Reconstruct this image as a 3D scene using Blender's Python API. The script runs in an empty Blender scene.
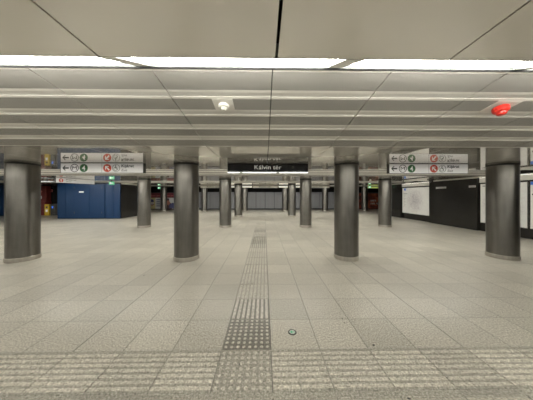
import bpy, bmesh, math, random
from mathutils import Vector, Matrix
random.seed(4)
scene = bpy.context.scene
COL = scene.collection
PI = math.pi

# ------------------------------------------------------------------ camera, world, exposure
CAM_H = 1.58
cam_d = bpy.data.cameras.new('camera')
cam_d.sensor_width = 36.0
cam_d.lens = 201.5 / 533.0 * 36.0
cam_d.clip_start = 0.02
cam = bpy.data.objects.new('camera', cam_d)
COL.objects.link(cam)
cam.location = (0, 0, CAM_H)
cam.rotation_euler = (math.radians(90), 0, math.radians(-0.85))
cam_d.shift_y = -5.0 / 533.0
cam_d.shift_x = -0.8 / 533.0
scene.camera = cam

world = bpy.data.worlds.new('world')
scene.world = world
world.use_nodes = True
world.node_tree.nodes['Background'].inputs[0].default_value = (0.9, 0.95, 1, 1)
world.node_tree.nodes['Background'].inputs[1].default_value = 0.0
vs = scene.view_settings
vs.view_transform = 'Standard'
vs.look = 'None'
vs.gamma = 1.0
vs.use_curve_mapping = False
vs.exposure = 0.0
TUBE = 53.0          # strength of the fluorescent tubes

# ------------------------------------------------------------------ material helpers
def new_mat(name):
    m = bpy.data.materials.new(name)
    m.use_nodes = True
    nt = m.node_tree
    return m, nt, nt.nodes['Principled BSDF']

def simple(name, col, rough=0.5, metal=0.0, noise=0.06, scale=20.0, emit=None, es=0.0, stretch=(1, 1, 1), bump=0.0, spec=0.5):
    m, nt, b = new_mat(name)
    tc = nt.nodes.new('ShaderNodeTexCoord')
    mp = nt.nodes.new('ShaderNodeMapping'); mp.inputs['Scale'].default_value = stretch
    nz = nt.nodes.new('ShaderNodeTexNoise'); nz.inputs['Scale'].default_value = scale; nz.inputs['Detail'].default_value = 3
    nt.links.new(tc.outputs['Object'], mp.inputs['Vector']); nt.links.new(mp.outputs['Vector'], nz.inputs['Vector'])
    mx = nt.nodes.new('ShaderNodeMix'); mx.data_type = 'RGBA'
    mx.inputs['A'].default_value = [c * (1 - noise) for c in col] + [1]
    mx.inputs['B'].default_value = [min(1, c * (1 + noise)) for c in col] + [1]
    nt.links.new(nz.outputs['Fac'], mx.inputs['Factor'])
    nt.links.new(mx.outputs['Result'], b.inputs['Base Color'])
    b.inputs['Roughness'].default_value = rough
    b.inputs['Metallic'].default_value = metal
    b.inputs['Specular IOR Level'].default_value = spec
    if bump:
        bp = nt.nodes.new('ShaderNodeBump'); bp.inputs['Strength'].default_value = bump; bp.inputs['Distance'].default_value = 0.002
        nt.links.new(nz.outputs['Fac'], bp.inputs['Height']); nt.links.new(bp.outputs['Normal'], b.inputs['Normal'])
    if emit:
        b.inputs['Emission Color'].default_value = (*emit, 1); b.inputs['Emission Strength'].default_value = es
    return m

def M_(nt, op, a, b=None, c=None):
    n = nt.nodes.new('ShaderNodeMath'); n.operation = op
    for i, v in enumerate((a, b, c)):
        if v is None: continue
        if isinstance(v, (int, float)): n.inputs[i].default_value = v
        else: nt.links.new(v, n.inputs[i])
    return n.outputs[0]

def ramp(nt, fac, stops):
    r = nt.nodes.new('ShaderNodeValToRGB')
    el = r.color_ramp.elements
    el[0].position, el[0].color = stops[0][0], (*stops[0][1], 1)
    el[1].position, el[1].color = stops[-1][0], (*stops[-1][1], 1)
    for p, c in stops[1:-1]:
        e = el.new(p); e.color = (*c, 1)
    nt.links.new(fac, r.inputs['Fac'])
    return r.outputs['Color']

X0, Y0 = 0.068, 2.055          # a crossing of tile joints

def granite(name, bright=1.0, tiles=True, dirt=0.25):
    """speckled granite slabs, 0.5 m, with joints"""
    m, nt, b = new_mat(name)
    L = nt.links.new
    tc = nt.nodes.new('ShaderNodeTexCoord')
    sep = nt.nodes.new('ShaderNodeSeparateXYZ'); L(tc.outputs['Object'], sep.inputs[0])
    def noise(scale, detail=2, rough=0.5):
        n = nt.nodes.new('ShaderNodeTexNoise'); n.inputs['Scale'].default_value = scale
        n.inputs['Detail'].default_value = detail; n.inputs['Roughness'].default_value = rough
        L(tc.outputs['Object'], n.inputs['Vector']); return n.outputs['Fac']
    k = bright
    speck = ramp(nt, noise(60, 4, 0.85), [(0.34, (0.11 * k, 0.10 * k, 0.084 * k)), (0.46, (0.362 * k, 0.338 * k, 0.285 * k)),
                                          (0.55, (0.47 * k, 0.441 * k, 0.38 * k)), (0.66, (0.78 * k, 0.74 * k, 0.66 * k))])
    u = M_(nt, 'DIVIDE', M_(nt, 'SUBTRACT', sep.outputs[0], X0), 0.5)
    v = M_(nt, 'DIVIDE', M_(nt, 'SUBTRACT', sep.outputs[1], Y0), 0.5)
    cmb = nt.nodes.new('ShaderNodeCombineXYZ')
    L(M_(nt, 'FLOOR', u), cmb.inputs[0]); L(M_(nt, 'FLOOR', v), cmb.inputs[1])
    wn = nt.nodes.new('ShaderNodeTexWhiteNoise'); wn.noise_dimensions = '2D'; L(cmb.outputs[0], wn.inputs['Vector'])
    big = noise(0.9, 3)
    f = M_(nt, 'ADD', M_(nt, 'MULTIPLY', wn.outputs['Value'], 0.20), 0.93)
    f = M_(nt, 'MULTIPLY', f, M_(nt, 'ADD', M_(nt, 'MULTIPLY', big, dirt), 1 - dirt * 0.5))
    if tiles:
        du = M_(nt, 'ABSOLUTE', M_(nt, 'SUBTRACT', M_(nt, 'FRACT', M_(nt, 'ADD', u, 0.5)), 0.5))
        dv = M_(nt, 'ABSOLUTE', M_(nt, 'SUBTRACT', M_(nt, 'FRACT', M_(nt, 'ADD', v, 0.5)), 0.5))
        u4 = M_(nt, 'DIVIDE', u, 4.0)
        d4 = M_(nt, 'MULTIPLY', M_(nt, 'ABSOLUTE', M_(nt, 'SUBTRACT', M_(nt, 'FRACT', M_(nt, 'ADD', u4, 0.5)), 0.5)), 4.0)
        ju = M_(nt, 'MULTIPLY', M_(nt, 'LESS_THAN', du, 0.009), 0.5)
        jv = M_(nt, 'MULTIPLY', M_(nt, 'LESS_THAN', dv, 0.011), 0.26)
        j4 = M_(nt, 'MULTIPLY', M_(nt, 'LESS_THAN', d4, 0.010), 0.72)
        j = M_(nt, 'MAXIMUM', M_(nt, 'MAXIMUM', ju, jv), j4)
        # grime spreads a little either side of the joints
        soft = M_(nt, 'MULTIPLY', M_(nt, 'SUBTRACT', 1.0, M_(nt, 'MINIMUM', M_(nt, 'DIVIDE', M_(nt, 'MINIMUM', du, dv), 0.05), 1.0)), 0.06)
        f = M_(nt, 'MULTIPLY', f, M_(nt, 'SUBTRACT', 1.0, M_(nt, 'MAXIMUM', j, soft)))
    mul = nt.nodes.new('ShaderNodeVectorMath'); mul.operation = 'SCALE'
    L(speck, mul.inputs[0]); L(f, mul.inputs['Scale'])
    L(mul.outputs[0], b.inputs['Base Color'])
    b.inputs['Roughness'].default_value = 0.36
    b.inputs['Specular IOR Level'].default_value = 0.6
    bp = nt.nodes.new('ShaderNodeBump'); bp.inputs['Strength'].default_value = 0.25; bp.inputs['Distance'].default_value = 0.001
    L(noise(140, 2), bp.inputs['Height']); L(bp.outputs['Normal'], b.inputs['Normal'])
    return m

def brushed(name, col, rough=0.33, dark=0.55):
    m, nt, b = new_mat(name)
    L = nt.links.new
    tc = nt.nodes.new('ShaderNodeTexCoord')
    mp = nt.nodes.new('ShaderNodeMapping'); mp.inputs['Scale'].default_value = (1, 1, 0.12)
    L(tc.outputs['Object'], mp.inputs['Vector'])
    n1 = nt.nodes.new('ShaderNodeTexNoise'); n1.inputs['Scale'].default_value = 14; n1.inputs['Detail'].default_value = 2; n1.inputs['Roughness'].default_value = 0.5
    L(mp.outputs['Vector'], n1.inputs['Vector'])
    n2 = nt.nodes.new('ShaderNodeTexNoise'); n2.inputs['Scale'].default_value = 2.2; n2.inputs['Detail'].default_value = 4
    L(tc.outputs['Object'], n2.inputs['Vector'])
    f = M_(nt, 'MULTIPLY', M_(nt, 'ADD', n1.outputs['Fac'], n2.outputs['Fac']), 0.5)
    c = ramp(nt, f, [(0.35, tuple(x * dark for x in col)), (0.65, col)])
    L(c, b.inputs['Base Color'])
    r = M_(nt, 'ADD', M_(nt, 'MULTIPLY', n1.outputs['Fac'], 0.10), rough - 0.03)
    L(r, b.inputs['Roughness'])
    b.inputs['Metallic'].default_value = 0.92
    b.inputs['Anisotropic'].default_value = 0.5
    b.inputs['Anisotropic Rotation'].default_value = 0.25
    tg = nt.nodes.new('ShaderNodeTangent'); tg.direction_type = 'RADIAL'; tg.axis = 'Z'
    L(tg.outputs[0], b.inputs['Tangent'])
    return m

def perforated(name, col):
    m, nt, b = new_mat(name)
    L = nt.links.new
    tc = nt.nodes.new('ShaderNodeTexCoord')
    sep = nt.nodes.new('ShaderNodeSeparateXYZ'); L(tc.outputs['Object'], sep.inputs[0])
    s = 0.009
    fx = M_(nt, 'SUBTRACT', M_(nt, 'FRACT', M_(nt, 'DIVIDE', sep.outputs[0], s)), 0.5)
    fy = M_(nt, 'SUBTRACT', M_(nt, 'FRACT', M_(nt, 'DIVIDE', sep.outputs[1], s)), 0.5)
    d = M_(nt, 'SQRT', M_(nt, 'ADD', M_(nt, 'MULTIPLY', fx, fx), M_(nt, 'MULTIPLY', fy, fy)))
    hole = M_(nt, 'LESS_THAN', d, 0.27)
    mx = nt.nodes.new('ShaderNodeMix'); mx.data_type = 'RGBA'
    mx.inputs['A'].default_value = (*col, 1); mx.inputs['B'].default_value = (0.06, 0.06, 0.055, 1)
    L(hole, mx.inputs['Factor']); L(mx.outputs['Result'], b.inputs['Base Color'])
    b.inputs['Roughness'].default_value = 0.5
    return m

def map_print(name, seed):
    m, nt, b = new_mat(name)
    L = nt.links.new
    tc = nt.nodes.new('ShaderNodeTexCoord')
    def vor(scale):
        v = nt.nodes.new('ShaderNodeTexVoronoi'); v.feature = 'DISTANCE_TO_EDGE'; v.inputs['Scale'].default_value = scale
        mp = nt.nodes.new('ShaderNodeMapping'); mp.inputs['Location'].default_value = (seed, seed * 2.3, seed)
        L(tc.outputs['Object'], mp.inputs['Vector']); L(mp.outputs['Vector'], v.inputs['Vector']); return v.outputs['Distance']
    sep = nt.nodes.new('ShaderNodeSeparateXYZ'); L(tc.outputs['Object'], sep.inputs[0])
    # object origin is at the poster's centre, y along the wall, z up
    r = M_(nt, 'SQRT', M_(nt, 'ADD', M_(nt, 'MULTIPLY', sep.outputs[1], sep.outputs[1]), M_(nt, 'MULTIPLY', sep.outputs[2], sep.outputs[2])))
    nz = nt.nodes.new('ShaderNodeTexNoise'); nz.inputs['Scale'].default_value = 5; L(tc.outputs['Object'], nz.inputs['Vector'])
    blob = M_(nt, 'SUBTRACT', 1.0, M_(nt, 'SMOOTH_MIN', M_(nt, 'MULTIPLY', M_(nt, 'ADD', r, M_(nt, 'MULTIPLY', nz.outputs['Fac'], 0.5)), 0.95), 1.0, 0.1))
    l1 = M_(nt, 'MULTIPLY', M_(nt, 'LESS_THAN', vor(6), 0.035), 0.9)
    l2 = M_(nt, 'MULTIPLY', M_(nt, 'LESS_THAN', vor(22), 0.05), 0.8)
    ln = M_(nt, 'MULTIPLY', M_(nt, 'MAXIMUM', l1, l2), M_(nt, 'ADD', blob, 0.10))
    tone = M_(nt, 'MULTIPLY', M_(nt, 'MAXIMUM', blob, 0.0), 0.35)
    f = M_(nt, 'MINIMUM', M_(nt, 'ADD', ln, tone), 1.0)
    c = ramp(nt, f, [(0.0, (0.62, 0.61, 0.57)), (0.5, (0.40, 0.36, 0.36)), (1.0, (0.22, 0.20, 0.22))])
    L(c, b.inputs['Base Color']); L(c, b.inputs['Emission Color'])
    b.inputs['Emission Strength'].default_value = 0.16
    b.inputs['Roughness'].default_value = 0.3
    return m

M = {}
M['floor'] = granite('granite_floor')
M['rib'] = granite('granite_tactile_rib', 1.18, False, 0.35)
M['slab'] = granite('granite_tactile_slab', 0.74, False, 0.35)
M['dirty_slab'] = granite('granite_dirty_slab', 0.42, False, 0.35)
M['dirty_rib'] = granite('granite_dirty_rib', 0.85, False, 0.35)
M['panel'] = simple('ceiling_panel_gloss', (0.80, 0.77, 0.715), rough=0.03, metal=0.52, noise=0.03, scale=1.5)
M['panel'].node_tree.nodes['Principled BSDF'].inputs['IOR'].default_value = 1.8
M['solid'] = simple('ceiling_metal_solid', (0.60, 0.577, 0.53), rough=0.38, noise=0.03, scale=5)
M['channel'] = simple('ceiling_channel', (0.50, 0.48, 0.44), rough=0.4, noise=0.03, scale=5)
M['perf'] = perforated('ceiling_metal_perforated', (0.30, 0.286, 0.262))
M['void'] = simple('ceiling_void', (0.03, 0.03, 0.03), rough=0.9)
M['steel'] = brushed('brushed_column_steel', (0.165, 0.156, 0.14), 0.30, 0.75)
M['ring'] = brushed('base_ring_steel', (0.50, 0.47, 0.42), 0.38, 0.7)
M['black'] = simple('shadow_gap_black', (0.012, 0.012, 0.012), rough=0.6)
M['granite_black'] = simple('polished_black_stone', (0.018, 0.017, 0.015), rough=0.16, noise=0.4, scale=60, spec=0.35)
M['wall'] = simple('grey_render', (0.20, 0.195, 0.18), rough=0.7)
M['dark_wall'] = simple('dark_paint', (0.008, 0.008, 0.008), rough=0.8, spec=0.1)
M['blue'] = simple('blue_laminate', (0.0035, 0.023, 0.070), rough=0.4, noise=0.08, scale=3, spec=0.25)
M['blue_gap'] = simple('dark_seam', (0.004, 0.012, 0.03), rough=0.7)
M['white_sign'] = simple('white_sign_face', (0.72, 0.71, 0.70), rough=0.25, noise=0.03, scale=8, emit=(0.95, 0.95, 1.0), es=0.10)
M['sign_edge'] = simple('sign_black_edge', (0.015, 0.014, 0.013), rough=0.4)
M['ink'] = simple('black_ink', (0.012, 0.012, 0.012), rough=0.5)
M['ink_grey'] = simple('grey_ink', (0.12, 0.12, 0.115), rough=0.5)
M['green'] = simple('green_ink', (0.015, 0.12, 0.03), rough=0.4)
M['red_ink'] = simple('red_ink', (0.58, 0.055, 0.02), rough=0.4)
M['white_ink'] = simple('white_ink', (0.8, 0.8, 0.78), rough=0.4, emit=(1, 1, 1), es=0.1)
M['black_glass'] = simple('black_sign_glass', (0.006, 0.006, 0.010), rough=0.03)
M['black_glass'].node_tree.nodes['Principled BSDF'].inputs['IOR'].default_value = 2.0
M['lit_strip'] = simple('lit_white_strip', (0.75, 0.75, 0.78), rough=0.3, emit=(0.92, 0.93, 1.0), es=0.28)
M['grey_sign'] = simple('grey_sign_face', (0.62, 0.60, 0.55), rough=0.4)
M['tube'] = simple('fluorescent_tube', (0.9, 0.9, 0.9), emit=(1.0, 0.975, 0.90), es=TUBE)
M['tube_boosted'] = simple('fluorescent_tube_boosted', (0.9, 0.9, 0.9), emit=(1.0, 0.975, 0.90), es=TUBE * 1.5)  # same tubes, turned up to brighten the far floor and ceiling
M['strip'] = simple('strip_light_diffuser', (0.9, 0.9, 0.9), emit=(1.0, 0.97, 0.9), es=2.5)
M['cream_lit'] = simple('cream_lit_diffuser', (0.8, 0.78, 0.7), emit=(1.0, 0.95, 0.82), es=0.45)
M['reflector'] = simple('lamp_reflector', (0.15, 0.165, 0.155), rough=0.5, noise=0.02)
M['socket'] = simple('lamp_socket', (0.88, 0.88, 0.85), rough=0.5)
M['white_plastic'] = simple('white_plastic', (0.62, 0.61, 0.56), rough=0.4)
M['red_plastic'] = simple('red_plastic', (0.62, 0.025, 0.015), rough=0.32)
M['dark_plastic'] = simple('dark_plastic', (0.05, 0.048, 0.045), rough=0.4)
M['alu'] = simple('aluminium_trim', (0.62, 0.61, 0.58), rough=0.25, metal=0.9)
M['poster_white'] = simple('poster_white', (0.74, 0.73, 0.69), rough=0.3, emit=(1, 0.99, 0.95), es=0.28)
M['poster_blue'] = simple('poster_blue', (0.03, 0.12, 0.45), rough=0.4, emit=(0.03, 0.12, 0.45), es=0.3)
M['exit_green'] = simple('lit_green_sign', (0.1, 0.6, 0.3), emit=(0.2, 0.6, 0.35), es=0.4)
M['exit_white'] = simple('lit_white_mark', (0.8, 0.9, 0.8), emit=(0.8, 1.0, 0.85), es=0.8)
M['lime'] = simple('lit_lime_sign', (0.4, 0.5, 0.1), emit=(0.42, 0.50, 0.14), es=0.5)
M['shutter'] = simple('grey_ribbed_metal', (0.19, 0.19, 0.20), rough=0.5, noise=0.15, scale=6, stretch=(1, 1, 0.1))
M['shop_red'] = simple('dark_red_panel', (0.13, 0.018, 0.014), rough=0.5, noise=0.3, scale=4)
M['yellow'] = simple('yellow_machine', (0.62, 0.42, 0.03), rough=0.4)
M['pink'] = simple('pale_red_label', (0.5, 0.16, 0.14), rough=0.5)
M['blue_lit'] = simple('blue_lit_panel', (0.05, 0.15, 0.6), emit=(0.05, 0.2, 0.9), es=0.5)
M['ad_red'] = simple('advert_red', (0.15, 0.022, 0.03), rough=0.4)
M['ad_yellow'] = simple('advert_yellow', (0.42, 0.37, 0.18), rough=0.4)
M['ad_white'] = simple('advert_white', (0.50, 0.50, 0.48), rough=0.4)
M['ad_navy'] = simple('advert_navy', (0.03, 0.035, 0.12), rough=0.4)
M['ad_skin'] = simple('advert_skin_tone', (0.35, 0.13, 0.08), rough=0.4)
M['ad_dark'] = simple('advert_dark', (0.04, 0.012, 0.012), rough=0.4)
# rust and dark red swirl of the right-hand advert
mm, nt, bb = new_mat('advert_rust_swirl')
_tc = nt.nodes.new('ShaderNodeTexCoord'); _n = nt.nodes.new('ShaderNodeTexNoise'); _n.inputs['Scale'].default_value = 1.6; _n.inputs['Detail'].default_value = 6; _n.inputs['Distortion'].default_value = 1.5
nt.links.new(_tc.outputs['Object'], _n.inputs['Vector'])
nt.links.new(ramp(nt, _n.outputs['Fac'], [(0.35, (0.012, 0.008, 0.008)), (0.55, (0.16, 0.03, 0.015)), (0.7, (0.35, 0.11, 0.05))]), bb.inputs['Base Color'])
M['ad_rust'] = mm

# ------------------------------------------------------------------ mesh helpers
class MB:
    def __init__(s): s.v = []; s.f = []; s.mi = []; s.mats = []
    def mat(s, m):
        if m not in s.mats: s.mats.append(m)
        return s.mats.index(m)
    def add(s, vs, fs, m):
        o = len(s.v); s.v += [tuple(v) for v in vs]; k = s.mat(m)
        for f in fs: s.f.append(tuple(o + i for i in f)); s.mi.append(k)
        return s
    def box(s, x0, x1, y0, y1, z0, z1, m, b=0.0):
        if b > 0:
            bm = bmesh.new(); bmesh.ops.create_cube(bm, size=1)
            for v in bm.verts: v.co = Vector(((x0 + x1) / 2 + v.co.x * (x1 - x0), (y0 + y1) / 2 + v.co.y * (y1 - y0), (z0 + z1) / 2 + v.co.z * (z1 - z0)))
            bmesh.ops.bevel(bm, geom=bm.edges[:], offset=b, segments=2, affect='EDGES', profile=0.6)
            bm.verts.index_update()
            s.add([v.co[:] for v in bm.verts], [[v.index for v in f.verts] for f in bm.faces], m); bm.free(); return s
        vs = [(x0, y0, z0), (x1, y0, z0), (x1, y1, z0), (x0, y1, z0), (x0, y0, z1), (x1, y0, z1), (x1, y1, z1), (x0, y1, z1)]
        return s.add(vs, [(0, 3, 2, 1), (4, 5, 6, 7), (0, 1, 5, 4), (1, 2, 6, 5), (2, 3, 7, 6), (3, 0, 4, 7)], m)
    def lathe(s, prof, m, n=48, cx=0, cy=0, close=True, mat4=None):
        vs = []; fs = []
        for r, z in prof:
            for i in range(n):
                a = 2 * PI * i / n; vs.append(Vector((cx + r * math.cos(a), cy + r * math.sin(a), z)))
        for k in range(len(prof) - 1):
            for i in range(n):
                j = (i + 1) % n; fs.append((k * n + i, k * n + j, (k + 1) * n + j, (k + 1) * n + i))
        if close:
            fs.append(tuple(reversed(range(n)))); fs.append(tuple((len(prof) - 1) * n + i for i in range(n)))
        if mat4: vs = [mat4 @ v for v in vs]
        return s.add(vs, fs, m)
    def prism(s, pts, y0, y1, m):
        """outline in x,z extruded in y"""
        n = len(pts)
        vs = [(p[0], y0, p[1]) for p in pts] + [(p[0], y1, p[1]) for p in pts]
        fs = [tuple(range(n)), tuple(reversed(range(n, 2 * n)))] + [(i, n + i, n + (i + 1) % n, (i + 1) % n) for i in range(n)]
        return s.add(vs, fs, m)
    def build(s, name, parent=None, loc=(0, 0, 0), smooth=False):
        me = bpy.data.meshes.new(name); me.from_pydata(s.v, [], s.f)
        for m in s.mats: me.materials.append(m)
        for p, k in zip(me.polygons, s.mi): p.material_index = k; p.use_smooth = smooth
        bm = bmesh.new(); bm.from_mesh(me); bmesh.ops.recalc_face_normals(bm, faces=bm.faces)
        if smooth:
            for e in bm.edges:
                if len(e.link_faces) == 2 and e.calc_face_angle(0) > 0.6: e.smooth = False
        bm.to_mesh(me); bm.free()
        o = bpy.data.objects.new(name, me); COL.objects.link(o); o.location = loc
        if parent: o.parent = parent
        return o

def tag(o, label, cat, group=None):
    o['label'] = label; o['category'] = cat
    if group: o['group'] = group
    return o
def thing(name, label, cat, loc=(0, 0, 0), rz=0.0, group=None):
    o = bpy.data.objects.new(name, None); COL.objects.link(o); o.empty_display_size = 0.1
    o.location = loc; o.rotation_euler = (0, 0, rz)
    return tag(o, label, cat, group)
def struct(o): o['kind'] = 'structure'; return o
def dup(root, loc, label, rz=None):
    r = root.copy(); COL.objects.link(r); r.location = loc; r['label'] = label
    if rz is not None: r.rotation_euler = (0, 0, rz)
    for ch in root.children:
        c = ch.copy(); COL.objects.link(c); c.parent = r
        for g in ch.children:
            d = g.copy(); COL.objects.link(d); d.parent = c
    return r

def text_mesh(name, body, size, m, parent, loc, width=None, shear=0.0, bold=0.0, rz=0.0):
    """raised lettering facing -y, centred on loc"""
    cu = bpy.data.curves.new('lettering', 'FONT'); cu.body = body; cu.size = size; cu.extrude = 0.0008
    cu.align_x = 'CENTER'; cu.align_y = 'CENTER'; cu.shear = shear; cu.offset = bold
    t = bpy.data.objects.new('lettering', cu); COL.objects.link(t)
    dg = bpy.context.evaluated_depsgraph_get()
    me = bpy.data.meshes.new_from_object(t.evaluated_get(dg))
    bpy.data.objects.remove(t); bpy.data.curves.remove(cu)
    xs = [v.co.x for v in me.vertices]; ys = [v.co.y for v in me.vertices]
    cx, cy = (min(xs) + max(xs)) / 2, (min(ys) + max(ys)) / 2
    k = width / (max(xs) - min(xs)) if width else 1
    for v in me.vertices: v.co = Vector(((v.co.x - cx) * k, -v.co.z, v.co.y - cy))
    me.materials.clear(); me.materials.append(m)
    o = bpy.data.objects.new(name, me); COL.objects.link(o); o.parent = parent; o.location = loc; o.rotation_euler = (0, 0, rz)
    return o

# ------------------------------------------------------------------ structure: floor
CEIL = 2.36
W = 9.42             # half width of the hall between the black walls
f = MB()
f.box(-23, 14, -8, 22.2, -0.1, 0, M['floor'])
struct(f.build('floor'))

# tactile paving: a cross band of ribs and a long guide strip
xs_l, xs_r = X0 - 0.5, X0
t = MB()
for i in range(-9, 10):
    xa = X0 + i * 0.5
    if i == -1: continue
    t.box(xa + 0.003, xa + 0.497, 1.612, 2.035, 0, 0.004, M['slab'])
    for k in range(7):
        ya = 1.632 + k * 0.058
        t.box(xa + 0.006, xa + 0.494, ya, ya + 0.033, 0.003, 0.009, M['rib'], 0.002)
struct(t.build('trim_1'))
t = MB()
def stud_tile(y0, y1, slab, rib):
    t.box(xs_l + .004, xs_r - .004, y0, y1, 0, 0.003, slab)
    n = 8
    for a in range(n):
        for b_ in range(max(2, round((y1 - y0) / 0.0615))):
            cx, cy = xs_l + 0.035 + a * 0.0615, y0 + 0.035 + b_ * 0.0615
            if cy + 0.015 > y1: continue
            t.lathe([(0.018, 0.002), (0.017, 0.005), (0.011, 0.008), (0.0, 0.009)], rib, 8, cx, cy, close=False)
stud_tile(1.612, 2.035, M['slab'], M['rib'])
stud_tile(2.06, 2.55, M['dirty_slab'], M['rib'])
y = 2.56; k = 0
rr = random.Random(9)
while y < 21.3:
    worn = rr.random()
    slab, rib = (M['dirty_slab'], M['rib']) if k == 0 else ((M['slab'], M['floor']) if worn < .55 else (M['slab'], M['rib']))
    if k in (7, 8, 9, 12): slab, rib = M['dirty_slab'], M['dirty_rib']
    t.box(xs_l + .004, xs_r - .004, y + .003, y + .495, 0, 0.003, slab)
    for a in range(8):
        xa = xs_l + 0.018 + a * 0.061
        t.box(xa, xa + 0.034, y + .012, y + .486, 0.002, 0.008, rib, 0.002)
    y += 0.5; k += 1
struct(t.build('trim_2'))
# narrow grout strips framing the cross band
t = MB()
t.box(-6, 6, 1.565, 1.608, 0, 0.0015, M['slab'])
t.box(-6, 6, 2.038, 2.058, 0, 0.0015, M['slab'])
struct(t.build('trim_3'))

# ------------------------------------------------------------------ structure: ceiling (5 m saw-tooth bays)
def zs(y): return 2.891 - 0.1635 * y     # underside of the slope in bay 0
flat = MB(); slope = MB(); void = MB()
bays = range(-2, 5)
for bay in bays:
    oy = bay * 5.0
    xmax =9.55 if oy + 3.25 < 14 else 14
    mods = [i for i in range(-23, 15) if X0 + i < xmax]
    ya, yb = oy - 1.75, oy + 1.15
    ya = max(ya, -8)
    if yb > -8:
        for i in mods:
            x0, x1 = X0 + i + 0.005, min(X0 + i + 0.995, xmax)
            if i == 0: x0 += .003
            if i == -1: x1 -= .003
            flat.box(x0, x1, ya, yb, CEIL, CEIL + 0.03, M['panel'])
    if oy + 3.25 > 23: continue
    if oy + 3.25 < -8: continue
    for i in mods:
        x0, x1 = X0 + i + 0.005, min(X0 + i + 0.995, xmax)
        segs = []          # (y0, y1, recess, material)
        y = 1.66; segs.append((1.66, 1.69, 0, 'solid')); y = 1.69
        for j in range(4):
            yb_ = 1.92 + j * 0.3175
            segs += [(y, yb_, 0.0, 'perf'), (yb_, yb_ + .034, 0, 'solid'), (yb_ + .034, yb_ + .10, .003, 'channel'), (yb_ + .10, yb_ + .134, 0, 'solid')]
            y = yb_ + .134
        segs += [(y, 3.23, 0, 'perf'), (3.23, 3.25, 0, 'solid')]
        for (a, b_, rc, mt) in segs:
            vs = []
            for (yy, up) in ((a, 0), (b_, 0), (b_, .03), (a, .03)):
                vs.append((x0, yy + oy, zs(yy) + rc + up))
            vs += [(x1, v[1], v[2]) for v in vs]
            slope.add(vs, [(0, 1, 5, 4), (3, 7, 6, 2), (0, 4, 7, 3), (1, 2, 6, 5), (0, 3, 2, 1), (4, 5, 6, 7)], M[mt])
    void.box(-23, xmax, oy + 1.151, oy + 1.157, 2.362, 2.372, M['void'])  # dark strip painting the shadow line along the panel edge
    void.box(-23, xmax, oy + 1.648, oy + 1.658, 2.61, 2.64, M['void'])
    # dark void above the slope and the joint gaps
    void.box(-23, xmax, oy + 1.05, oy + 3.3, 2.75, 2.77, M['void'])
struct(flat.build('ceiling'))
struct(slope.build('ceiling_slopes'))
void.box(-23, 14, -8, 22.2, 2.77, 2.85, M['void'])
struct(void.build('ceiling_void'))

# ------------------------------------------------------------------ structure: walls
def wall(name, *a, m='wall'):
    b_ = MB(); b_.box(*a, M[m]); return struct(b_.build(name))
wall('wall_back', -23, 9.9, -8.2, -8, 0, 2.75)
wall('wall_left', -23.2, -23, -8, 18, 0, 2.75)
wall('wall_right', 9.55, 9.9, -8, 15.5, 0, 2.75, m='granite_black')
# black stone blocks standing proud of the poster recesses
for n, (a, b_) in enumerate(((8.78, 11.38), (13.8, 15.5), (0.5, 4.7))):
    w = MB()
    nb = max(1, round((b_ - a) / 0.87)); st = (b_ - a) / nb
    for i in range(nb):
        for (z0, z1) in ((0, 0.62), (0.62, 1.24), (1.24, 1.86), (1.86, 2.36)):
            w.box(W, 9.55, a + i * st + .0015, a + (i + 1) * st - .0015, z0 + .0015, z1 - .0015, M['granite_black'])
    struct(w.build('wall_right_block'))
w = MB()
for i in range(2):
    for (z0, z1) in ((0, 0.62), (0.62, 1.24), (1.24, 1.86), (1.86, 2.36)):
        w.box(-9.75, -9.57, 13.62 + i * 1.1 + .0015, 13.62 + (i + 1) * 1.1 - .0015, z0 + .0015, z1 - .0015, M['granite_black'])
struct(w.build('wall_left_block'))
# profile where the right wall meets the ceiling, its reflected gleam painted in white
w = MB(); w.box(W - .02, W, 3.0, 15.5, 2.325, 2.36, M['white_plastic']); struct(w.build('trim_4'))
w = MB(); w.box(-9.57, -9.55, 13.62, 15.8, 2.30, 2.36, M['white_plastic']); struct(w.build('trim_5'))  # left wall profile, with its bright line painted in white
# end wall of grey ribbed sheet between posts
e = MB()
e.box(-14, 14, 22.05, 22.2, 0, 2.75, M['dark_wall'])
x = -8.9
while x < 9.2:
    e.box(x + .01, x + .97, 22.0, 22.05, 0.10, 1.90, M['shutter'])
    for q in range(8): e.box(x + .04 + q * .118, x + .075 + q * .118, 21.985, 22.0, 0.12, 1.88, M['shutter'])
    x += 1.0
e.box(-14, 14, 21.97, 22.05, 0, 0.08, M['dark_wall'])
struct(e.build('wall_front'))
wall('wall_left_far', -14.2, -14, 16.5, 22.2, 0, 2.75, m='dark_wall')
wall('wall_right_far', 14, 14.2, 15.5, 22.2, 0, 2.75, m='dark_wall')
wall('wall_right_return', 9.9, 14, 15.3, 15.5, 0, 2.75)
wall('wall_shop_back', -23, -14.2, 17.8, 18.0, 0, 2.75, m='dark_wall')

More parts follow.
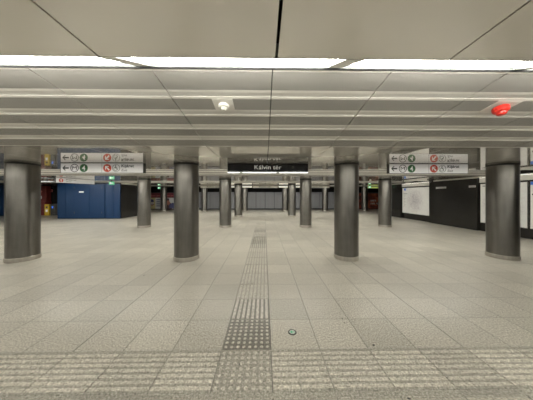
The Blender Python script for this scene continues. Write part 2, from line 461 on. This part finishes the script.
# ------------------------------------------------------------------ columns
def make_column(loc, label):
    t_ = thing('steel_column', label, 'column', loc, 0, 'round brushed steel columns of the hall')
    r = 0.29
    MB().lathe([(r, 0.09), (r, CEIL - 0.045)], M['steel'], 64).build('shaft', t_, smooth=True)
    MB().lathe([(r + .010, 0.0), (r + .012, 0.004), (r + .012, 0.092), (r + .008, 0.097), (r - .01, 0.098)], M['ring'], 64).build('base_ring', t_, smooth=True)
    MB().lathe([(r - .01, CEIL - 0.046), (r + .004, CEIL - .045), (r + .004, CEIL - 0.001)], M['black'], 64).build('shadow_gap_ring', t_, smooth=True)  # black ring put in for the shadow gap under the ceiling
    return t_
spots = [
    (-6, 0, 'wide brushed steel column at the far left edge of the front row'),
    (-2, 0, 'front-row brushed steel column between the left direction sign and the station name sign'),
    (2, 0, 'front-row brushed steel column between the station name sign and the right direction sign'),
    (6, 0, 'wide brushed steel column at the right end of the front row, before the wall maps'),
    (-6, 1, 'second-row steel column beside the left black wall, under the end of the left sign'),
    (-2, 1, 'second-row steel column just under the left end of the station name sign'),
    (2, 1, 'second-row steel column just under the right end of the station name sign'),
    (6, 1, 'second-row steel column left of the city map, under the start of the right sign'),
    (-2, 2, 'slim third-row steel column left of the tactile strip'),
    (2, 2, 'slim third-row steel column right of the tactile strip'),
    (-6, 2, 'third-row steel column directly behind the inner left front column'),
    (6, 2, 'third-row steel column directly behind the inner right front column'),
    (-10, 3, 'distant back-row column standing before the colourful adverts'),
    (-6, 3, 'distant back-row column just right of the inner left front column'),
    (-2, 3, 'distant back-row column behind and right of the left third-row column'),
    (2, 3, 'distant back-row column behind and left of the right third-row column'),
    (6, 3, 'distant back-row column just left of the inner right front column'),
    (10, 3, 'distant back-row column standing before the rust red advert'),
]
c0 = None
for (x, r_, lab) in spots:
    loc = (x + 0.065, 5.05 + r_ * 5.0, 0)
    if c0 is None: c0 = make_column(loc, lab)
    else: dup(c0, loc, lab)

# ------------------------------------------------------------------ luminaires in the risers
# inclined trough from (y 1.12, z 2.37) up to (y 1.63, z 2.62)
def make_light(loc, label, tube_mat):
    t_ = thing('ceiling_light', label, 'ceiling light', loc, 0, 'fluorescent trough lights along the ceiling step')
    A = Vector((0, 0.06, 0.014)); B = Vector((0, 0.545, 0.258)); d = (B - A); n = Vector((0, -d.z, d.y)).normalized()   # n points up-back
    L_ = 1.54
    h = MB()
    def slab(a, b_, off0, off1, x0, x1, m):
        p = [A + d * a + n * off0, A + d * b_ + n * off0, A + d * b_ + n * off1, A + d * a + n * off1]
        vs = [(x0, q.y, q.z) for q in p] + [(x1, q.y, q.z) for q in p]
        h.add(vs, [(0, 1, 5, 4), (1, 2, 6, 5), (2, 3, 7, 6), (3, 0, 4, 7), (0, 3, 2, 1), (4, 5, 6, 7)], m)
    slab(0, 1, 0.055, 0.065, 0, L_, M['reflector'])
    slab(0, 0.02, 0.0, 0.055, 0, L_, M['reflector'])
    slab(0.98, 1, 0.0, 0.055, 0, L_, M['reflector'])
    h.build('reflector_tray', t_)
    for x in (0, L_ - 0.06):
        h = MB(); slab(0.02, 0.98, 0.004, 0.055, x, x + 0.06, M['socket']); h.build('socket_bar', t_)
    for a in (0.17, 0.5, 0.83):
        c = A + d * a + n * 0.026
        tb = MB(); r = 0.0095; k = 8; vs = []; fs = []
        for x in (0.06, L_ - 0.06):
            for i in range(k):
                an = 2 * PI * i / k; vs.append((x, c.y + r * math.cos(an), c.z + r * math.sin(an)))
        for i in range(k): fs.append((i, (i + 1) % k, k + (i + 1) % k, k + i))
        tb.add(vs, fs, tube_mat); tb.build('tube', t_, smooth=True)
    return t_
first = {}
LAB = {(0, -2): 'trough light at the far left of the bright line above', (0, -1): 'trough light left of centre in the bright line, ending at a joint',
       (0, 0): 'middle trough light of the bright line, between the two slanting joints', (0, 1): 'trough light right of centre in the bright line, past a joint',
       (0, 2): 'trough light at the far right of the bright line above'}
for bay in (-1, 0, 1, 2, 3):
    if True:
        for i in range(-14 if bay > -1 else -8, 6):
            x = -0.97 + i * 1.54
            if x + 1.49 >9.55 and bay < 3: continue
            if (bay >= 3 and x < -9.5) or (bay == 2 and x < -14): continue      # no lights lit over the hoarded corner
            lab = LAB.get((bay, i), 'fluorescent trough light hidden in a further ceiling step')
            loc = (x, bay * 5 + 1.10, 2.36)
            kind = 'tube' if bay < 1 else 'tube_boosted'
            if kind not in first: first[kind] = make_light(loc, lab, M[kind])
            else: dup(first[kind], loc, lab)

# ------------------------------------------------------------------ hanging signs
def circle(mb, cx, cz, r, y0, y1, m, n=32, ri=None):
    if ri is None:
        mb.prism([(cx + r * math.cos(2 * PI * i / n), cz + r * math.sin(2 * PI * i / n)) for i in range(n)], y0, y1, m)
    else:
        vs = []; fs = []
        for rad in (r, ri):
            for y_ in (y0, y1):
                for i in range(n): vs.append((cx + rad * math.cos(2 * PI * i / n), y_, cz + rad * math.sin(2 * PI * i / n)))
        for i in range(n):
            j = (i + 1) % n
            fs += [(i, j, 2 * n + j, 2 * n + i), (n + i, 3 * n + i, 3 * n + j, n + j), (i, n + i, n + j, j), (2 * n + i, 2 * n + j, 3 * n + j, 3 * n + i)]
        mb.add(vs, fs, m)
def arrow_pts(cx, cz, s, ang):
    base = [(-.5, 0), (-.12, .40), (.06, .40), (-.20, .11), (.5, .11), (.5, -.11), (-.20, -.11), (.06, -.40), (-.12, -.40)]
    c, s_ = math.cos(ang), math.sin(ang)
    return [(cx + s * (p[0] * c - p[1] * s_), cz + s * (p[0] * s_ + p[1] * c)) for p in base]
def guide_sign(cx, label, group):
    t_ = thing('direction_sign', label, 'sign', (cx, 4.95, 0), 0, group)
    z0, z1 = 2.115, 2.358
    MB().box(-1.0, 1.0, 0.004, 0.10, z0, z1, M['sign_edge'], 0.003).build('case', t_)
    MB().box(-0.985, 0.985, 0.0, 0.004, z0 + .006, z1 - .012, M['white_sign']).build('face', t_)
    zc = (z0 + z1) / 2 - .003
    y0, y1 = -0.003, 0.0
    MB().prism(arrow_pts(-0.87, zc, 0.15, 0), y0, y1, M['ink']).build('arrow', t_)
    b_ = MB(); circle(b_, -0.655, zc, 0.098, y0, y1, M['ink'], ri=0.084); r_ = b_.build('metro_symbol', t_)
    text_mesh('letter', 'M', 0.125, M['ink'], r_, (-0.655, -0.002, zc), bold=0.0, width=.105)
    b_ = MB(); circle(b_, -0.435, zc, 0.098, y0, y1, M['green']); r_ = b_.build('line_disc', t_)
    text_mesh('numeral', '4', 0.17, M['white_ink'], r_, (-0.437, -0.004, zc), bold=0.001)
    MB().box(-0.004, 0.0, y0, y1, z0 + .012, z1 - .018, M['ink_grey']).build('divider', t_)
    b_ = MB(); circle(b_, 0.128, zc, 0.098, y0, y1, M['red_ink']); r_ = b_.build('exit_disc', t_)
    MB().prism(arrow_pts(0.128, zc, 0.14, -PI / 4), y0 - .002, y0, M['white_ink']).build('exit_arrow', r_)
    b_ = MB(); circle(b_, 0.34, zc, 0.092, y0, y1, M['ink_grey'], ri=0.083)
    r_ = b_.build('pictogram', t_)
    b_ = MB(); circle(b_, 0.325, zc - .02, 0.045, y0, y1, M['ink_grey'], ri=0.034)
    circle(b_, 0.33, zc + .055, 0.013, y0, y1, M['ink_grey'])
    b_.prism([(0.322, zc + .04), (0.336, zc + .04), (0.336, zc + .005), (0.365, zc + .005), (0.385, zc - .05), (0.373, zc - .05), (0.355, zc - .008), (0.322, zc - .008)], y0, y1, M['ink_grey'])
    b_.build('wheelchair_mark', r_)
    text_mesh('lettering', 'Kijárat', 0.095, M['ink'], t_, (0.62, -0.002, zc + .045), width=0.30, bold=0.002)
    text_mesh('lettering', 'Exit', 0.08, M['ink'], t_, (0.54, -0.002, zc - .05), width=0.14, shear=0.25)
    return t_
guide_sign(-3.94, 'white direction sign with arrows hanging on the left, lift panel of blue hoarding beyond it', 'white direction signs')
guide_sign(4.09, 'white direction sign with arrows hanging on the right, in front of the wall maps', 'white direction signs')
bpy.data.objects['direction_sign']['label'] = 'white direction sign hanging on the left, in front of the blue hoarding'

t_ = thing('station_sign', 'black station name sign with white lettering, hanging in the centre', 'sign', (0.09, 4.95, 0))
MB().box(-0.995, 0.995, 0.004, 0.10, 2.115, 2.358, M['sign_edge'], 0.003).build('case', t_)
MB().box(-0.99, 0.99, 0.0, 0.004, 2.122, 2.352, M['black_glass']).build('name_panel', t_)
text_mesh('lettering', 'Kálvin tér', 0.145, M['white_ink'], t_, (0.0, -0.001, 2.262), width=0.66)

for cx, lab in ((-4.05, 'thin grey distant sign strip left of centre, right of the inner left column'), (0.08, 'thin grey distant sign strip in the centre, above the dark end wall'), (4.2, 'thin grey distant sign strip right of centre, left of the inner right column')):
    t_ = thing('station_sign', lab, 'sign', (cx, 16.0, 0), 0, 'distant grey sign strips')
    MB().box(-1.0, 1.0, 0.004, 0.10, 2.12, 2.355, M['sign_edge']).build('case', t_)
    MB().box(-0.99, 0.99, 0.0, 0.004, 2.14, 2.335, M['grey_sign']).build('face', t_)
    text_mesh('lettering', 'Kálvin tér', 0.16, M['ink'], t_, (0, -0.001, 2.235), width=0.95)

# sign seen nearly edge-on, left
a = Vector((-9.12, 8.95, 0)); b_ = Vector((-8.85, 10.65, 0)); d = b_ - a
t_ = thing('direction_sign', 'white sign with small red disc seen at an angle under the left direction sign', 'sign', (a.x, a.y, 0), math.atan2(d.y, d.x), 'white direction signs')
LEN = d.length
MB().box(0, LEN, 0.003, 0.06, 2.13, 2.358, M['sign_edge']).build('case', t_)
MB().box(0.01, LEN - .01, 0.0, 0.003, 2.136, 2.35, M['white_sign']).build('face', t_)
bb_ = MB(); circle(bb_, 0.2, 2.235, 0.085, -0.002, 0, M['red_ink']); r_ = bb_.build('exit_disc', t_)
MB().prism(arrow_pts(0.2, 2.235, 0.12, -PI / 2), -0.004, -0.002, M['white_ink']).build('exit_arrow', r_)
text_mesh('lettering', 'Kijárat', 0.08, M['ink_grey'], t_, (0.62, -0.002, 2.28), width=0.42)
text_mesh('lettering', 'Exit', 0.07, M['ink_grey'], t_, (0.52, -0.002, 2.19), width=0.2)

# ------------------------------------------------------------------ emergency exit signs
def exit_sign(loc, w, lab, rz=0):
    t_ = thing('exit_sign', lab, 'exit sign', loc, rz, 'green lit exit signs')
    MB().box(-w / 2, w / 2, 0.0, 0.05, 2.135, 2.30, M['exit_green'], 0.004).build('lit_box', t_)
    MB().box(-w * .30, w * .02, -0.002, 0.0, 2.17, 2.265, M['exit_white']).build('door_mark', t_)
    MB().prism(arrow_pts(w * .26, 2.215, 0.09, 0), -0.002, 0, M['exit_white']).build('arrow', t_)
    MB().box(-.02, .02, 0.01, 0.04, 2.30, 2.36, M['dark_plastic']).build('bracket', t_)
exit_sign((-8.22, 10.95, 0), 0.26, 'small green exit sign lit above the blue hoarding')
exit_sign((-9.55, 18.4, 0), 0.24, 'tiny green exit sign beyond, above the coloured adverts')
exit_sign((8.45, 16.0, 0), 0.20, 'tiny pale green exit sign above the rust red advert')
t_ = thing('lit_sign', 'narrow lime green lit sign right of the tiny exit sign, above the rust advert', 'sign', (10.05, 18.4, 0))
MB().box(-0.5, 0.5, 0.0, 0.08, 2.20, 2.33, M['lime'], 0.005).build('lit_face', t_)
MB().box(-0.52, 0.52, 0.01, 0.09, 2.33, 2.36, M['dark_plastic']).build('housing', t_)

# ------------------------------------------------------------------ detector and siren on the slope
ang = -math.atan(0.1635)
def slope_thing(name, lab, cat, x, y):
    o = thing(name, lab, cat, (x, y, zs(y))); o.rotation_euler = (ang, 0, 0); return o
t_ = slope_thing('smoke_detector', 'round white smoke detector on a plain plate, above the left front column', 'smoke detector', -0.43, 2.15)
MB().box(-0.105, 0.105, -0.10, 0.10, -0.003, 0.0, M['solid'], 0.001).build('mounting_plate', t_)
MB().lathe([(0.0, -0.066), (0.020, -0.066), (0.026, -0.060), (0.030, -0.045), (0.034, -0.038), (0.052, -0.034), (0.056, -0.026), (0.056, -0.010), (0.052, -0.003)], M['white_plastic'], 40, close=False).build('sensor_body', t_, smooth=True)
for q in range(6):
    a_ = q * PI / 3
    MB().box(0.028 * math.cos(a_) - .003, 0.028 * math.cos(a_) + .003, 0.028 * math.sin(a_) - .003, 0.028 * math.sin(a_) + .003, -0.058, -0.038, M['ink_grey']).build('sensor_slot', t_)
t_ = slope_thing('fire_siren', 'red round fire alarm sounder on the slanted ceiling at the upper right', 'alarm', 2.56, 2.15)
MB().box(-0.13, 0.13, -0.10, 0.10, -0.003, 0.0, M['solid'], 0.001).build('mounting_plate', t_)
MB().lathe([(0.048, -0.010), (0.066, -0.012), (0.070, -0.02), (0.066, -0.055), (0.056, -0.066), (0.044, -0.069)], M['red_plastic'], 40, close=False).build('siren_body', t_, smooth=True)
MB().lathe([(0.044, -0.066), (0.040, -0.088), (0.030, -0.098), (0.0, -0.101)], M['red_plastic'], 40, close=False).build('siren_cap', t_, smooth=True)
MB().lathe([(0.052, -0.003), (0.052, -0.014)], M['red_plastic'], 32).build('siren_base', t_, smooth=True)

# ------------------------------------------------------------------ ceiling cameras, spot
t_ = thing('dome_camera', 'dark dome camera on a bracket under the ceiling, above right of the city map', 'camera', (8.33, 9.95, 0))
MB().box(-0.15, 0.15, -0.06, 0.06, 2.315, 2.36, M['dark_plastic'], 0.008).build('bracket', t_)
MB().lathe([(0.095, 2.316), (0.095, 2.29), (0.082, 2.25), (0.05, 2.215), (0.0, 2.20)], M['black_glass'], 32, close=False).build('dome', t_, smooth=True)
t_ = thing('ceiling_camera', 'small dark camera hanging from the ceiling, above left of the city map', 'camera', (6.93, 9.95, 0))
MB().lathe([(0.02, 2.20), (0.02, 2.36)], M['dark_plastic'], 16).build('stem', t_, smooth=True)
MB().box(-0.045, 0.045, -0.10, 0.08, 2.14, 2.21, M['dark_plastic'], 0.01).build('housing', t_)
MB().lathe([(0.028, 0), (0.028, 0.01)], M['black_glass'], 16, mat4=Matrix.Translation((0, -0.11, 2.175)) @ Matrix.Rotation(-PI / 2, 4, 'X')).build('lens', t_)
t_ = thing('ceiling_spot', 'small white round ceiling fitting above the second-row right column', 'ceiling fitting', (5.62, 10.6, 0))
MB().lathe([(0.05, 2.36), (0.05, 2.33), (0.03, 2.31), (0.0, 2.305)], M['white_plastic'], 24, close=False).build('cover', t_, smooth=True)
t_ = thing('ceiling_lamp', 'oval lamp glowing under the dark ceiling left of the blue hoarding', 'lamp', (-11.35, 10.6, 0))
MB().lathe([(0.0, 2.262), (0.25, 2.265), (0.31, 2.275), (0.33, 2.285)], simple('lamp_glow', (0.8, 0.8, 0.8), emit=(0.9, 0.95, 1.0), es=0.45), 32, close=False).build('diffuser', t_, smooth=True)
MB().lathe([(0.34, 2.285), (0.34, 2.30), (0.10, 2.31), (0.10, 2.36)], M['alu'], 32).build('rim', t_, smooth=True)

# ------------------------------------------------------------------ recess fascias and strip lights above the maps
for n, (a, b_) in enumerate(((11.39, 13.79), (4.71, 8.77))):
    w = MB(); w.box(9.51, 9.55, a, b_, 2.12, 2.36, M['solid']); struct(w.build('wall_right_fascia'))
    t_ = thing('strip_light', ('thin light strip above the large city map', 'thin light strip above the maps at the right edge')[n], 'light', (9.46, a, 2.33), 0)
    MB().box(-0.012, 0.012, 0.05, b_ - a - 0.05, -0.008, 0.0, M['strip']).build('diffuser', t_)
    MB().box(-0.02, 0.02, 0.03, b_ - a - 0.03, 0.0, 0.03, M['alu']).build('channel', t_)
for (a, b_, lab) in ((-2.86, -0.99, 'distant cream lit box left of the central distant sign strip'), (1.15, 3.12, 'distant cream lit box right of the central distant sign strip')):
    t_ = thing('light_box', lab, 'light', ((a + b_) / 2, 16.02, 0), 0, 'distant lit boxes between sign strips')
    w_ = (b_ - a) / 2
    MB().box(-w_, w_, 0.0, 0.08, 2.17, 2.31, M['cream_lit'], 0.004).build('diffuser', t_)
    MB().box(-w_, w_, 0.0, 0.09, 2.31, 2.358, M['sign_edge']).build('housing', t_)
# ------------------------------------------------------------------ wall posters, right
def poster(y0, y1, lab, seed, kind):
    yc, zc = (y0 + y1) / 2, 1.22
    t_ = thing('wall_map', lab, 'wall map', (9.51, yc, zc), 0, 'lit maps on the right wall')
    h, w = 0.85, (y1 - y0) / 2
    b_ = MB(); b_.box(-0.02, 0.04, -w, w, -h, h, M['alu'], 0.004); b_.build('frame', t_)
    b_ = MB(); b_.box(-0.024, -0.02, -w + .02, w - .02, -h + .02, h - .02, map_print('map_print_%d' % seed, seed))
    b_.build('map_sheet', t_)
    b_ = MB()     # left end as seen from the hall is +y
    if kind == 'city':
        b_.box(-.0265, -.024, w - .35, w - .18, h - .20, h - .06, M['poster_blue'])
        b_.box(-.0265, -.024, w - .45, w - .10, h - .05, h - .035, M['poster_blue'])
        b_.box(-.0265, -.024, w - .50, w - .12, h - .42, h - .395, M['ink'])
        for q in range(12): b_.box(-.0265, -.024, w - .34 + .07 * (q % 3), w - .14, h - .52 - q * .07, h - .51 - q * .07, M['ink_grey'])
    elif kind == 'line':
        b_.box(-.0265, -.024, -w + .02, w - .02, h - .13, h - .02, M['poster_blue'])
        b_.box(-.0265, -.024, -w + .06, w - .06, h - .50, h - .44, M['ink_grey'])
        for q in range(5): b_.box(-.0265, -.024, -w + .2, w - .1, h - .8 - q * .17, h - .787 - q * .17, M['ink_grey'])
    else:
        b_.box(-.0265, -.024, -w + .3, w - .1, h - .12, h - .09, M['ink_grey'])
    b_.build('print_marks', t_)
poster(11.45, 13.72, 'large white city map on the right wall, left of the black stone block', 1, 'city')
poster(7.12, 8.72, 'white wall map partly hidden behind the front right column', 2, 'plain')
poster(4.78, 7.06, 'white panel with blue header at the far right edge', 3, 'line')
for (y0, y1, lab) in ((10.30, 10.92, 'small grey plate on the black stone wall, right of the city map'), (8.84, 9.14, 'small grey plate near the right end of the black stone wall')):
    t_ = thing('wall_plate', lab, 'plate', (W, (y0 + y1) / 2, 1.97), 0, 'small plates on the black wall')
    w2 = (y1 - y0) / 2
    MB().box(-0.006, 0, -w2, w2, -0.045, 0.045, M['channel'], 0.002).build('plate', t_)
    b_ = MB()
    for q in range(7): b_.box(-.0075, -.006, -w2 * .9 + q * w2 * .26, -w2 * .9 + q * w2 * .26 + w2 * .18, 0.005, 0.03, M['dark_plastic'])
    b_.box(-.0075, -.006, -w2 * .9, w2 * .5, -0.03, -0.018, M['dark_plastic']); b_.build('plate_marks', t_)

# ------------------------------------------------------------------ blue hoarding and kiosk area, left
t_ = thing('blue_hoarding', 'tall dark blue panelled hoarding with double door, left of the black wall', 'hoarding', (0, 13.55, 0))
for (a, b_) in ((-13.7, -13.16), (-13.14, -12.62), (-10.57, -10.06), (-10.04, -9.60)):
    MB().box(a, b_, 0, 0.06, 0.03, 2.32, M['blue'], 0.003).build('panel', t_)
MB().box(-13.7, -9.6, 0.03, 0.08, 0.0, 2.355, M['blue_gap']).build('backing', t_)
for (a, b_, hs) in ((-12.60, -11.61, -12.5), (-11.60, -10.60, -10.7)):
    dr = MB().box(a, b_, -0.02, 0.03, 0.04, 2.29, M['blue'], 0.003).build('door', t_)
    for z in (0.35, 2.0): MB().box(hs - .09, hs - .06, -0.035, -0.02, z, z + .12, M['dark_plastic'], 0.003).build('hinge', dr)
MB().box(-12.27, -11.97, -0.024, -0.02, 1.74, 1.82, M['white_ink'], 0.001).build('notice', t_)
t_ = thing('blue_hoarding', 'sliver of blue hoarding at the left edge behind the wide column', 'hoarding', (0, 15.4, 0))
for i in range(6):
    MB().box(-22.9 + i * .8, -22.9 + i * .8 + .78, 0, 0.05, 0.03, 2.32, M['blue'], 0.003).build('panel', t_)
MB().box(-22.9, -18.12, 0.03, 0.08, 0.0, 2.355, M['blue_gap']).build('backing', t_)

t_ = thing('kiosk_unit', 'dark red kiosk wall with small white box, right of the wide left column', 'kiosk', (-17.1, 15.9, 0))
MB().box(-0.9, 0.08, 0.0, 0.5, 0.0, 1.05, M['shop_red'], 0.01).build('counter', t_)
MB().box(-0.9, 0.05, 0.12, 0.5, 1.05, 2.3, M['shop_red'], 0.01).build('back_panel', t_)
for z in (0.3, 0.55, 0.8): MB().box(-0.88, 0.06, -0.01, 0.0, z, z + .02, M['dark_plastic']).build('rail', t_)
MB().box(-0.55, -0.30, 0.05, 0.12, 1.28, 1.50, M['white_ink'], 0.005).build('white_box', t_)
MB().box(-0.55, -0.28, 0.10, 0.12, 1.80, 1.92, M['pink'], 0.003).build('label_plate', t_)
t_ = thing('ticket_machine', 'bright yellow machine standing beside the dark red kiosk', 'machine', (-16.74, 15.75, 0))
MB().box(-0.17, 0.17, 0, 0.35, 0, 0.86, M['yellow'], 0.015).build('cabinet', t_)
MB().box(-0.07, 0.07, -0.006, 0, 0.58, 0.70, M['dark_plastic'], 0.002).build('screen', t_)
MB().box(-0.08, 0.08, -0.006, 0, 0.28, 0.46, M['white_ink'], 0.002).build('label_plate', t_)
t_ = thing('vending_machine', 'low black machine with blue lit panel beside the yellow machine', 'machine', (-16.32, 15.8, 0))
MB().box(-0.2, 0.2, 0, 0.4, 0, 0.88, M['dark_plastic'], 0.03).build('cabinet', t_)
MB().box(-0.09, 0.03, -0.006, 0, 0.55, 0.72, M['blue_lit'], 0.002).build('screen', t_)
t_ = thing('vending_machine', 'low black machine beside the blue hoarding edge', 'machine', (-15.88, 15.8, 0))
MB().box(-0.2, 0.2, 0, 0.4, 0, 0.9, M['dark_plastic'], 0.03).build('cabinet', t_)
MB().box(-0.06, 0.02, -0.006, 0, 0.50, 0.68, M['ink_grey'], 0.002).build('screen', t_)
t_ = thing('wall_label', 'small pale red square sign in the dark opening left of the hoarding', 'sign', (-17.02, 16.35, 1.92))
MB().box(-0.10, 0.10, 0, 0.02, -0.10, 0.10, M['pink'], 0.002).build('plate', t_)
MB().box(-0.05, 0.05, -0.003, 0, -0.05, 0.05, M['shop_red']).build('mark', t_)
wall('wall_shop', -18.0, -14.2, 16.37, 16.5, 0, 2.36, m='dark_wall')

# ------------------------------------------------------------------ adverts on the end wall
def strokes(mb, x0, x1, z0, z1, n, m, seed):
    r_ = random.Random(seed); w_ = (x1 - x0) / n
    for i in range(n):
        if r_.random() < .12: continue
        a = x0 + i * w_; mb.box(a, a + w_ * .28, -.004, -.002, z0, z1, m)
        if r_.random() < .7: mb.box(a, a + w_ * .75, -.004, -.002, z1 - (z1 - z0) * .25, z1, m)
        if r_.random() < .6: mb.box(a, a + w_ * .75, -.004, -.002, z0, z0 + (z1 - z0) * .25, m)
        if r_.random() < .6: mb.box(a + w_ * .5, a + w_ * .75, -.004, -.002, z0, z1, m)
def ad(x0, x1, lab, kind):
    t_ = thing('wall_advert', lab, 'advert', (x0, 21.94, 0), 0, 'large adverts on the end wall')
    w_ = x1 - x0
    MB().box(0, w_, 0.0, 0.05, 0.08, 1.86, M['dark_plastic'], 0.005).build('frame', t_)
    if kind == 'rust':
        MB().box(.02, w_ - .02, -.002, 0, .10, 1.75, M['ad_rust']).build('picture', t_)
        for (q0, q1, sd) in ((.88, 1.05, 2), (.55, .72, 5)):
            b_ = MB(); strokes(b_, w_ - 1.15, w_ - .15, q0, q1, 8, M['ad_white'], sd); b_.build('lettering', t_)
        return
    MB().box(.02, w_ - .02, -.002, 0, 1.28, 1.78, M['ad_red']).build('header', t_)
    b_ = MB(); strokes(b_, .1, w_ - .1, 1.44, 1.56, 12, M['pink'], 3); b_.build('lettering', t_)
    b_ = MB()
    if kind == 'yellow':
        b_.box(.02, w_ * .62, -.002, 0, .10, 1.28, M['ad_yellow']); b_.box(w_ * .62, w_ - .02, -.002, 0, .10, 1.28, M['ad_white'])
        b_.prism([(.1, .95), (.35, 1.15), (.75, 1.1), (.85, .85), (.4, .8)], -.004, -.002, M['ad_navy'])
        b_.prism([(.25, .75), (.45, .82), (.85, .75), (.75, .55), (.4, .5)], -.004, -.002, M['ad_white'])
        b_.prism([(.2, .65), (.9, .60), (.7, .45), (.35, .48)], -.004, -.002, M['ad_red'])
        for q in range(4): b_.box(w_ * .68, w_ - .1, -.004, -.002, .35 + q * .22, .45 + q * .22, M['ad_navy'])
    else:
        b_.box(.02, w_ - .02, -.002, 0, .10, 1.28, M['ad_white'])
        b_.prism([(.1, .1), (.1, .6), (.3, 1.0), (.45, 1.25), (.65, 1.2), (.7, .8), (.95, .6), (1.0, .1)], -.004, -.002, M['ad_dark'])
        b_.prism([(.35, .6), (.4, .95), (.62, 1.0), (.8, .75), (.6, .45)], -.006, -.004, M['ad_skin'])
        b_.prism([(.7, .15), (.65, .5), (1.0, .75), (1.5, .6), (1.5, .15)], -.006, -.004, M['ad_navy'])
        b_.prism([(1.2, .9), (1.3, 1.15), (1.6, 1.1), (1.55, .8)], -.004, -.002, M['ad_skin'])
    b_.build('picture', t_)
ad(-12.75, -11.15, 'yellow and white advert with red header, left of the distant column', 'yellow')
ad(-10.95, -8.98, 'advert with dark figures and red header, right of the distant column', 'people')
ad(9.3, 12.8, 'dark rust red advert with white lettering on the end wall', 'rust')

# ------------------------------------------------------------------ floor details
t_ = thing('floor_marker', 'round metal floor marker with green arrow set in the granite, right of tactile strip', 'floor marker', (0.322, 2.315, 0))
MB().lathe([(0.033, 0.001), (0.034, 0.005), (0.047, 0.004), (0.050, 0.0)], M['dark_plastic'], 40, close=False).build('ring', t_, smooth=True)
MB().lathe([(0.0345, 0.0), (0.0345, 0.003)], simple('marker_lens', (0.62, 0.68, 0.62), rough=0.2), 40).build('lens', t_)
ar = MB().prism(arrow_pts(0, 0, 0.055, 0), -0.0006, 0.0006, simple('marker_green', (0.02, 0.42, 0.18), rough=0.3)).build('arrow', t_)
ar.rotation_euler = (-PI / 2, 0, 0); ar.location = (0, 0, 0.0036)
def scrap(x, y, s, lab, seed):
    r_ = random.Random(seed); n = 9
    pts = [(s * (.6 + .5 * r_.random()) * math.cos(2 * PI * i / n), s * .55 * (.6 + .6 * r_.random()) * math.sin(2 * PI * i / n)) for i in range(n)]
    vs = [(p[0], p[1], 0.0005) for p in pts] + [(p[0] * .8, p[1] * .8, 0.003 + .002 * r_.random()) for p in pts] + [(0, 0, 0.004)]
    fs = [tuple(reversed(range(n)))] + [(i, (i + 1) % n, n + (i + 1) % n, n + i) for i in range(n)] + [(n + i, n + (i + 1) % n, 2 * n) for i in range(n)]
    o = MB().add(vs, fs, M['dark_plastic']).build('litter_scrap', None, (x, y, 0)); o.rotation_euler = (0, 0, r_.random() * 3)
    tag(o, lab, 'litter', 'dark scraps on the floor')
def fl(px, py):          # floor point under a photo position
    d_ = 200 * CAM_H / (py - 195.0); lat = (px - 266.5) / 200 * d_; a_ = math.radians(0.85)
    return (lat * math.cos(a_) + d_ * math.sin(a_), d_ * math.cos(a_) - lat * math.sin(a_))
scrap(*fl(372, 344), .022, 'small dark scrap on the floor just before the rib band, right of the marker', 1)
scrap(*fl(341, 318), .014, 'small dark scrap on the floor, up and right of the round marker', 2)
scrap(*fl(343, 322), .014, 'tiny scrap touching the dark scrap right of the marker', 7)
scrap(*fl(239, 363), .016, 'small dark spot stuck on the near studded tile', 3)
scrap(*fl(144, 275), .020, 'small dark scrap on the floor left of the inner left column', 4)
scrap(*fl(407, 397), .014, 'small dark scrap at the bottom edge, before the rib band', 5)
